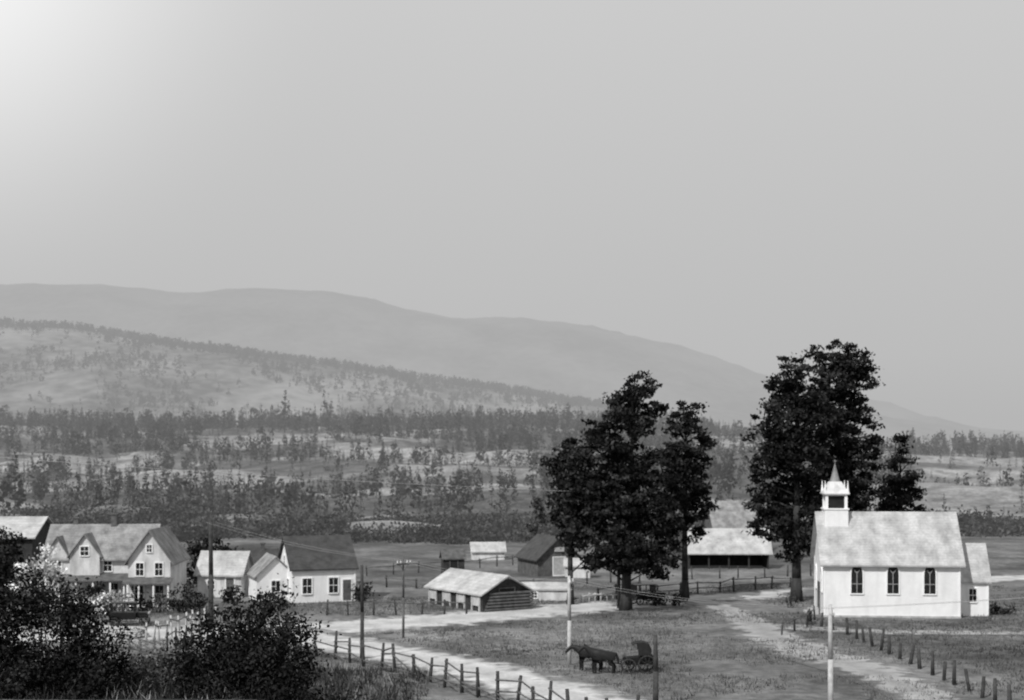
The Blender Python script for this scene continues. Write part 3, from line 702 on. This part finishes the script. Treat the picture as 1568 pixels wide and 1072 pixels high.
# ------------------------------------------------------------------ utility poles and wires
def pole(x, y, ht, r=.13, mat=None, arm=True, a=40):
    z = h(x, y); e = empty('utility_pole' if arm else 'wooden_post', x, y, z, a)
    mb = MB(); mb.path([(0, 0, -.3), (.02, 0, ht*.5), (0, .02, ht)], [r*1.15, r, r*.75], 9); mb.obj('shaft', mat or M_post, e, True)
    if arm:
        mb = MB(); mb.box((0, -r, ht-.45), (1.3, .1, .12)); mb.tube((0, -r, ht-1.0), (.45, -r, ht-.5), .02, .02, 5); mb.tube((0, -r, ht-1.0), (-.45, -r, ht-.5), .02, .02, 5)
        mb.obj('crossarm', mat or M_post, e)
        mb = MB()
        for u in (-.6, -.3, .3, .6): mb.tube((u, -r, ht-.38), (u, -r, ht-.2), .04, .03, 6)
        mb.obj('insulators', M_trim, e)
    return Vector((x, y, z+ht-.2))
pA = pole(-10.2, 95.6, 6.4, .13, arm=False)
pB = pole(-8.3, 107.3, 6.1, .09, M_rail)
pC = pole(3.8, 93.3, 5.9, .13, M_pale, a=75)
pD = pole(7.9, 77.4, 4.0, .15, arm=False)
pE = pole(17.1, 75.5, 5.9, .14, M_pale, a=80)
pF = pole(-24.2, 113, 8.8, .19, arm=False)
pG = pole(-62, 92, 16.4, .2, a=60)
pH = pole(9.6, 126.6, 10.6, .14, a=60)
def wires(pairs, name, rad, sag, mat):
    cu = bpy.data.curves.new(name, 'CURVE'); cu.dimensions = '3D'; cu.bevel_depth = rad
    for a, b, offs in pairs:
        for off in offs:
            sp = cu.splines.new('POLY'); n = 24; sp.points.add(n)
            for i in range(n+1):
                t = i/n; p = a.lerp(b, t); sp.points[i].co = (p.x+off*.6, p.y+off*.6, p.z-sag*4*t*(1-t), 1)
    o = bpy.data.objects.new(name, cu); cu.materials.append(mat); link(o)
wires([(pB, pF, (-.5, .5)), (pC, pB, (-.5, .5)), (pE, pC, (-.5, .5)), (pE, Vector((40, 45, 12)), (-.5, .5))], 'utility_wire', .008, .45, M_metal)
wires([(pG, pH, (0,))], 'utility_wire', .011, .6, M_pale)

# ------------------------------------------------------------------ horses and buggy
def horse(x, y, rot, head=0.):
    e = empty('horse', x, y, h(x, y)+.0, rot)
    V = [(-.55, 0, 1.27), (-.1, 0, 1.19), (.42, 0, 1.22), (.72, 0, 1.42), (.98, 0, 1.68-head*.3), (1.16, 0, 1.88-head*.6), (1.38, 0, 1.72-head*.7), (1.56, 0, 1.50-head*.7),
         (-.84, 0, 1.30), (-.97, 0, .98), (-1.0, 0, .6)]
    R = [.34, .37, .34, .26, .2, .14, .11, .08, .08, .1, .05]
    E = [(0, 1), (1, 2), (2, 3), (3, 4), (4, 5), (5, 6), (6, 7), (0, 8), (8, 9), (9, 10)]
    for s in (-1, 1):
        st = .07*s; b = len(V)
        V += [(-.6, .17*s, .98), (-.42+st, .17*s, .78), (-.74+st, .16*s, .52), (-.70+st, .16*s, .14), (-.63+st, .16*s, .05)]
        R += [.2, .15, .09, .065, .08]; E += [(0, b), (b, b+1), (b+1, b+2), (b+2, b+3), (b+3, b+4)]
        b = len(V)
        V += [(.5, .16*s, .95), (.55-st, .15*s, .52), (.52-st, .15*s, .15), (.57-st, .15*s, .05)]
        R += [.17, .09, .065, .078]; E += [(2, b), (b, b+1), (b+1, b+2), (b+2, b+3)]
    me = bpy.data.meshes.new('body'); me.from_pydata(V, E, [])
    bm = bmesh.new(); bm.from_mesh(me); bm.verts.layers.skin.verify(); bm.to_mesh(me); bm.free()
    o = bpy.data.objects.new('body', me); link(o, e)
    sk = o.modifiers.new('skin', 'SKIN')
    for i, sv in enumerate(me.skin_vertices[0].data): sv.radius = (R[i], R[i]); sv.use_root = (i == 0)
    sb = o.modifiers.new('sub', 'SUBSURF'); sb.levels = sb.render_levels = 2
    me.materials.append(M_horse); sk.use_smooth_shade = True
    mb = MB()
    for s in (-1, 1): mb.tube((1.13, .06*s, 1.95-head*.6), (1.15, .08*s, 2.12-head*.6), .045, .008, 6)
    mb.obj('ears', M_horse, e, True)
    mb = MB()
    for i in range(8):
        t = i/7; p = Vector((.62, 0, 1.62)).lerp(Vector((1.1, 0, 1.98-head*.6)), t); mb.tube(p, p+Vector((-.05, .05, -.26)), .05, .015, 5)
    mb.obj('mane', M_mane, e, True)
    mb = MB(); mb.ring((0, 0, 0), .30, .04); c = mb.v; mb.v = [(.66+bb, a*.9, zz*1.1+1.30) for a, bb, zz in c]; mb.obj('collar', M_leather, e, True)
    mb = MB()
    for s in (-1, 1): mb.tube((.62, .33*s, 1.2), (-1.2, .36*s, .85), .02, .02, 5)
    mb.obj('traces', M_leather, e)
    return e
horse(5.75, 89.2, 180, .2); horse(5.0, 90.5, 177, .5)
def buggy(x, y, rot):
    e = empty('horse_buggy', x, y, h(x, y), rot)
    w = MB(); tr = .62
    for wx, r in ((.62, .47), (-.55, .58)):
        for s in (-1, 1):
            w.ring((wx, s*tr, r), r-.03, .05)
            w.tube((wx, s*tr-.09, r), (wx, s*tr+.09, r), .08, .08, 8)
            for k in range(10):
                a = 2*math.pi*k/10; w.tube((wx, s*tr, r), (wx+math.cos(a)*(r-.03), s*tr, r+math.sin(a)*(r-.03)), .026, .022, 4)
    w.obj('wheels', M_darkwood, e, True)
    a = MB(); a.tube((.62, -tr, .47), (.62, tr, .47), .035, .035); a.tube((-.55, -tr, .58), (-.55, tr, .58), .035, .035); a.tube((.62, 0, .5), (-.55, 0, .58), .04, .04)
    a.tube((.7, .0, .5), (3.3, -.05, .85), .04, .03); a.box((.95, 0, .55), (.06, 1.3, .06)); a.obj('axles_and_pole', M_wood, e)
    b = MB(); b.prism([(-.95, -.46, .56), (.8, -.46, .52), (1.02, -.46, 1.0), (.94, -.46, 1.08), (.7, -.46, .96), (-.1, -.46, 1.04), (-.95, -.46, 1.12)], (0, .92, 0)); b.obj('body', M_black, e)
    s = MB(); s.box((-.3, 0, 1.18), (.5, .95, .2)); s.box((-.6, 0, 1.44), (.12, .98, .5)); s.obj('seat', M_leather, e, bevel=.03)
    t = MB(); arc = [(-.78, 1.1), (-.84, 1.55), (-.7, 1.86), (-.35, 1.98), (.1, 1.96), (.42, 1.84)]
    inner = [(.4, 1.80), (.1, 1.92), (-.34, 1.94), (-.67, 1.82), (-.8, 1.54), (-.74, 1.1)]
    for i in range(5):
        p, q = arc[i], arc[i+1]; pi, qi = inner[5-i], inner[4-i]
        t.hexa([Vector((p[0], -.54, p[1])), Vector((pi[0], -.54, pi[1])), Vector((p[0], .54, p[1])), Vector((pi[0], .54, pi[1])), Vector((q[0], -.54, q[1])), Vector((qi[0], -.54, qi[1])), Vector((q[0], .54, q[1])), Vector((qi[0], .54, qi[1]))])
    for sgn in (-1, 1):
        t.prism([(-.74, sgn*.52, 1.1), (-.8, sgn*.52, 1.54), (-.67, sgn*.52, 1.82), (-.34, sgn*.52, 1.94), (.1, sgn*.52, 1.92), (.0, sgn*.52, 1.5), (-.1, sgn*.52, 1.15)], (0, .015*sgn, 0))
        t.tube((-.4, sgn*.52, 1.15), (.38, sgn*.52, 1.82), .015, .015, 4)
    t.obj('folding_top', M_leather, e); return e
buggy(8.05, 89.9, 179)

# ------------------------------------------------------------------ vintage cars
def car(x, y, rot, name='vintage_car'):
    e = empty(name, x, y, h(x, y), rot)
    b = MB(); b.prism([(-1.5, -.62, .55), (.55, -.62, .55), (.6, -.62, 1.1), (.45, -.62, 1.12), (-1.45, -.62, 1.15), (-1.55, -.62, .9)], (0, 1.24, 0)); b.obj('body', M_black, e, bevel=.04)
    b = MB(); b.prism([(.6, -.36, .6), (1.55, -.36, .6), (1.55, -.36, 1.06), (.6, -.36, 1.12)], (0, .72, 0)); b.obj('hood', M_black, e, bevel=.05)
    b = MB(); b.box((1.57, 0, .83), (.06, .6, .5)); b.obj('radiator', M_metal, e)
    b = MB()
    b.box((-.5, 0, 1.86), (2.1, 1.3, .08))
    for xx_ in (-1.45, -.5, .45):
        for s in (-1, 1): b.box((xx_, s*.59, 1.48), (.08, .06, .7))
    b.prism([(-1.48, -.58, 1.14), (-1.4, -.58, 1.14), (-1.4, -.58, 1.83), (-1.48, -.58, 1.83)], (0, 1.16, 0)); b.obj('cab_top', M_black, e, bevel=.02)
    b = MB(); b.box((.47, 0, 1.47), (.03, 1.1, .62)); b.obj('windshield', M_glass, e)
    w = MB(); f = MB()
    for wx in (-1.15, 1.2):
        for s in (-1, 1):
            w.ring((wx, s*.7, .38), .33, .06); w.tube((wx, s*.7-.06, .38), (wx, s*.7+.06, .38), .07, .07)
            for k in range(8):
                a = 2*math.pi*k/8; w.tube((wx, s*.7, .38), (wx+math.cos(a)*.31, s*.7, .38+math.sin(a)*.31), .022, .022, 4)
            pts = [(wx-.5, .5), (wx-.35, .78), (wx, .88), (wx+.35, .78), (wx+.52, .55)]
            for p, q in zip(pts[:-1], pts[1:]):
                f.hexa([Vector((xx2, s*.7+yy2, zz2+dz)) for xx2, zz2 in (p, q) for yy2 in (-.13, .13) for dz in (0, .03)])
    for s in (-1, 1): f.box((.02, s*.7, .42), (1.3, .24, .04))
    w.obj('wheels', M_darkwood, e, True); f.obj('fenders', M_black, e)
    b = MB(); [b.tube((1.5, s*.34, 1.0), (1.66, s*.34, 1.0), .1, .12, 8) for s in (-1, 1)]; b.obj('headlamps', M_metal, e, True)
car(12.6, 130.0, 20); car(-31.4, 115.5, 8)

# ------------------------------------------------------------------ lumber, stump
e = empty('lumber_pile', -30.4, 108.3, h(-30.4, 108.3), -12); mb = MB()
for l in range(5):
    for i in range(7-l):
        mb.box((random.uniform(-.25, .25), -1.2+i*.36+l*.17, .1+l*.16), (4.2+random.uniform(-.5, .5), .3, .12), RZ(random.uniform(-3, 3)))
mb.obj('planks', M_pale, e)
e = empty('lumber_pile', -33.8, 111.2, h(-33.8, 111.2), 20); mb = MB()
for l in range(4):
    for i in range(6-l): mb.box((random.uniform(-.25, .25), -1+i*.36+l*.17, .1+l*.16), (3.2+random.uniform(-.5, .5), .3, .12), RZ(random.uniform(-4, 4)))
mb.obj('planks', M_pale, e)
e = empty('tree_stump', 24.0, 113.6, h(24, 113.6)); mb = MB(); mb.path([(0, 0, -.1), (0, 0, .3), (.03, 0, .9), (.06, .02, 1.15)], [.34, .24, .21, .2], 9); mb.obj('stump', M_trunk, e, True)

# ------------------------------------------------------------------ grass & weeds
def near_road(x, y):
    m = np.zeros(len(x), bool)
    for c, w in ROADS:
        cc_ = c[::2]; ww = w[::2]
        d = np.hypot(x[:, None]-cc_[None, :, 0], y[:, None]-cc_[None, :, 1]); m |= (d < ww[None, :]*.95).any(1)
    return m
def blades(name, x, y, hgt, width, per, shade, mat, spread=.15):
    n = len(x); X = np.repeat(x, per)+rng.normal(size=n*per)*spread; Y = np.repeat(y, per)+rng.normal(size=n*per)*spread
    hg = np.repeat(hgt, per)*(.5+.8*rng.random(n*per)); a = rng.random(n*per)*np.pi*2; w = width*(.6+.8*rng.random(n*per))
    Z = H(X, Y)-.02; dx, dy = np.cos(a)*w, np.sin(a)*w; lx, ly = rng.normal(size=n*per)*hg*.35, rng.normal(size=n*per)*hg*.35
    V = np.stack([np.stack([X-dx, Y-dy, Z], 1), np.stack([X+dx, Y+dy, Z], 1), np.stack([X+lx, Y+ly, Z+hg], 1)], 1).reshape(-1, 3)
    S = np.repeat(np.repeat(shade, per)*(.75+.5*rng.random(n*per)), 3)
    return np_mesh(name, V, 3, mat, attrs={'shade': S})
n = 42000
y = np.sqrt(rng.random(n)*(150**2-74**2)+74**2); x = (rng.random(n)*2-1)*(y*.39+1)
k = ~near_road(x, y) & (fbm(x/9, y/7, 3) > .47); x, y = x[k], y[k]
blades('grass', x, y, .08+.24*rng.random(len(x))**2, .035, 5, tone(x, y)/.2*(.4+.9*fbm(x/5, y/5, 3)), M_grass, .2)
n = 3800
y = 56+34*rng.random(n); x = -rng.random(n)*(y*.42-4)-5
k = ~near_road(x, y); x, y = x[k], y[k]
blades('weeds', x, y, .2+.6*rng.random(len(x))**2, .03, 7, .14+1.1*rng.random(len(x))**5, M_grass, .22)

# ------------------------------------------------------------------ light, sky, camera
EL, AZ = 45, 216
sd = Vector((math.sin(math.radians(AZ))*math.cos(math.radians(EL)), math.cos(math.radians(AZ))*math.cos(math.radians(EL)), math.sin(math.radians(EL))))
sl = bpy.data.lights.new('sun', 'SUN'); sl.energy = 3.8; sl.angle = math.radians(.6); sl.color = (1, .995, .985)
so = bpy.data.objects.new('sun', sl); so.rotation_euler = (-sd).to_track_quat('-Z', 'Y').to_euler(); so.location = (-40, -40, 80); link(so)
w = bpy.data.worlds.new('World'); scene.world = w; w.use_nodes = True
N, L = w.node_tree.nodes, w.node_tree.links; N.clear()
sky = N.new('ShaderNodeTexSky'); sky.sky_type = 'NISHITA'; sky.sun_disc = False
sky.sun_elevation = math.radians(EL); sky.sun_rotation = math.radians(AZ); sky.dust_density = 5; sky.air_density = 1.5
bw = N.new('ShaderNodeRGBToBW'); L.new(sky.outputs[0], bw.inputs[0])
tc = N.new('ShaderNodeTexCoord'); sp = N.new('ShaderNodeSeparateXYZ'); L.new(tc.outputs['Generated'], sp.inputs[0])
v0 = mrange(N, L, sp.outputs['Z'], .02, .32, 4.6, 5.8)
dt = N.new('ShaderNodeVectorMath'); dt.operation = 'DOT_PRODUCT'; dt.inputs[1].default_value = (-.385, .855, .345); L.new(tc.outputs['Generated'], dt.inputs[0])
gl = mrange(N, L, dt.outputs['Value'], .94, 1, 0, 1); gl = mul(N, L, gl, 4.0, 'POWER')
v = mul(N, L, v0, mul(N, L, gl, 4.2), 'ADD')
v = mul(N, L, v, mul(N, L, mul(N, L, bw.outputs[0], 2., 'MINIMUM'), .12), 'ADD')
bg = N.new('ShaderNodeBackground'); bg.inputs[1].default_value = .1; L.new(v, bg.inputs[0])
ow = N.new('ShaderNodeOutputWorld'); L.new(bg.outputs[0], ow.inputs[0])

cam = bpy.data.cameras.new('camera'); co = bpy.data.objects.new('camera', cam); link(co)
co.location = (0, 0, 14.2); co.rotation_euler = (math.radians(90), 0, 0)
cam.sensor_width = 36; cam.lens = 49.45; cam.shift_y = .0982; cam.clip_end = 30000; cam.clip_start = .5
cam.dof.use_dof = True; cam.dof.focus_distance = 17.; cam.dof.aperture_fstop = 2.0
scene.camera = co
print('objects', len(bpy.data.objects))
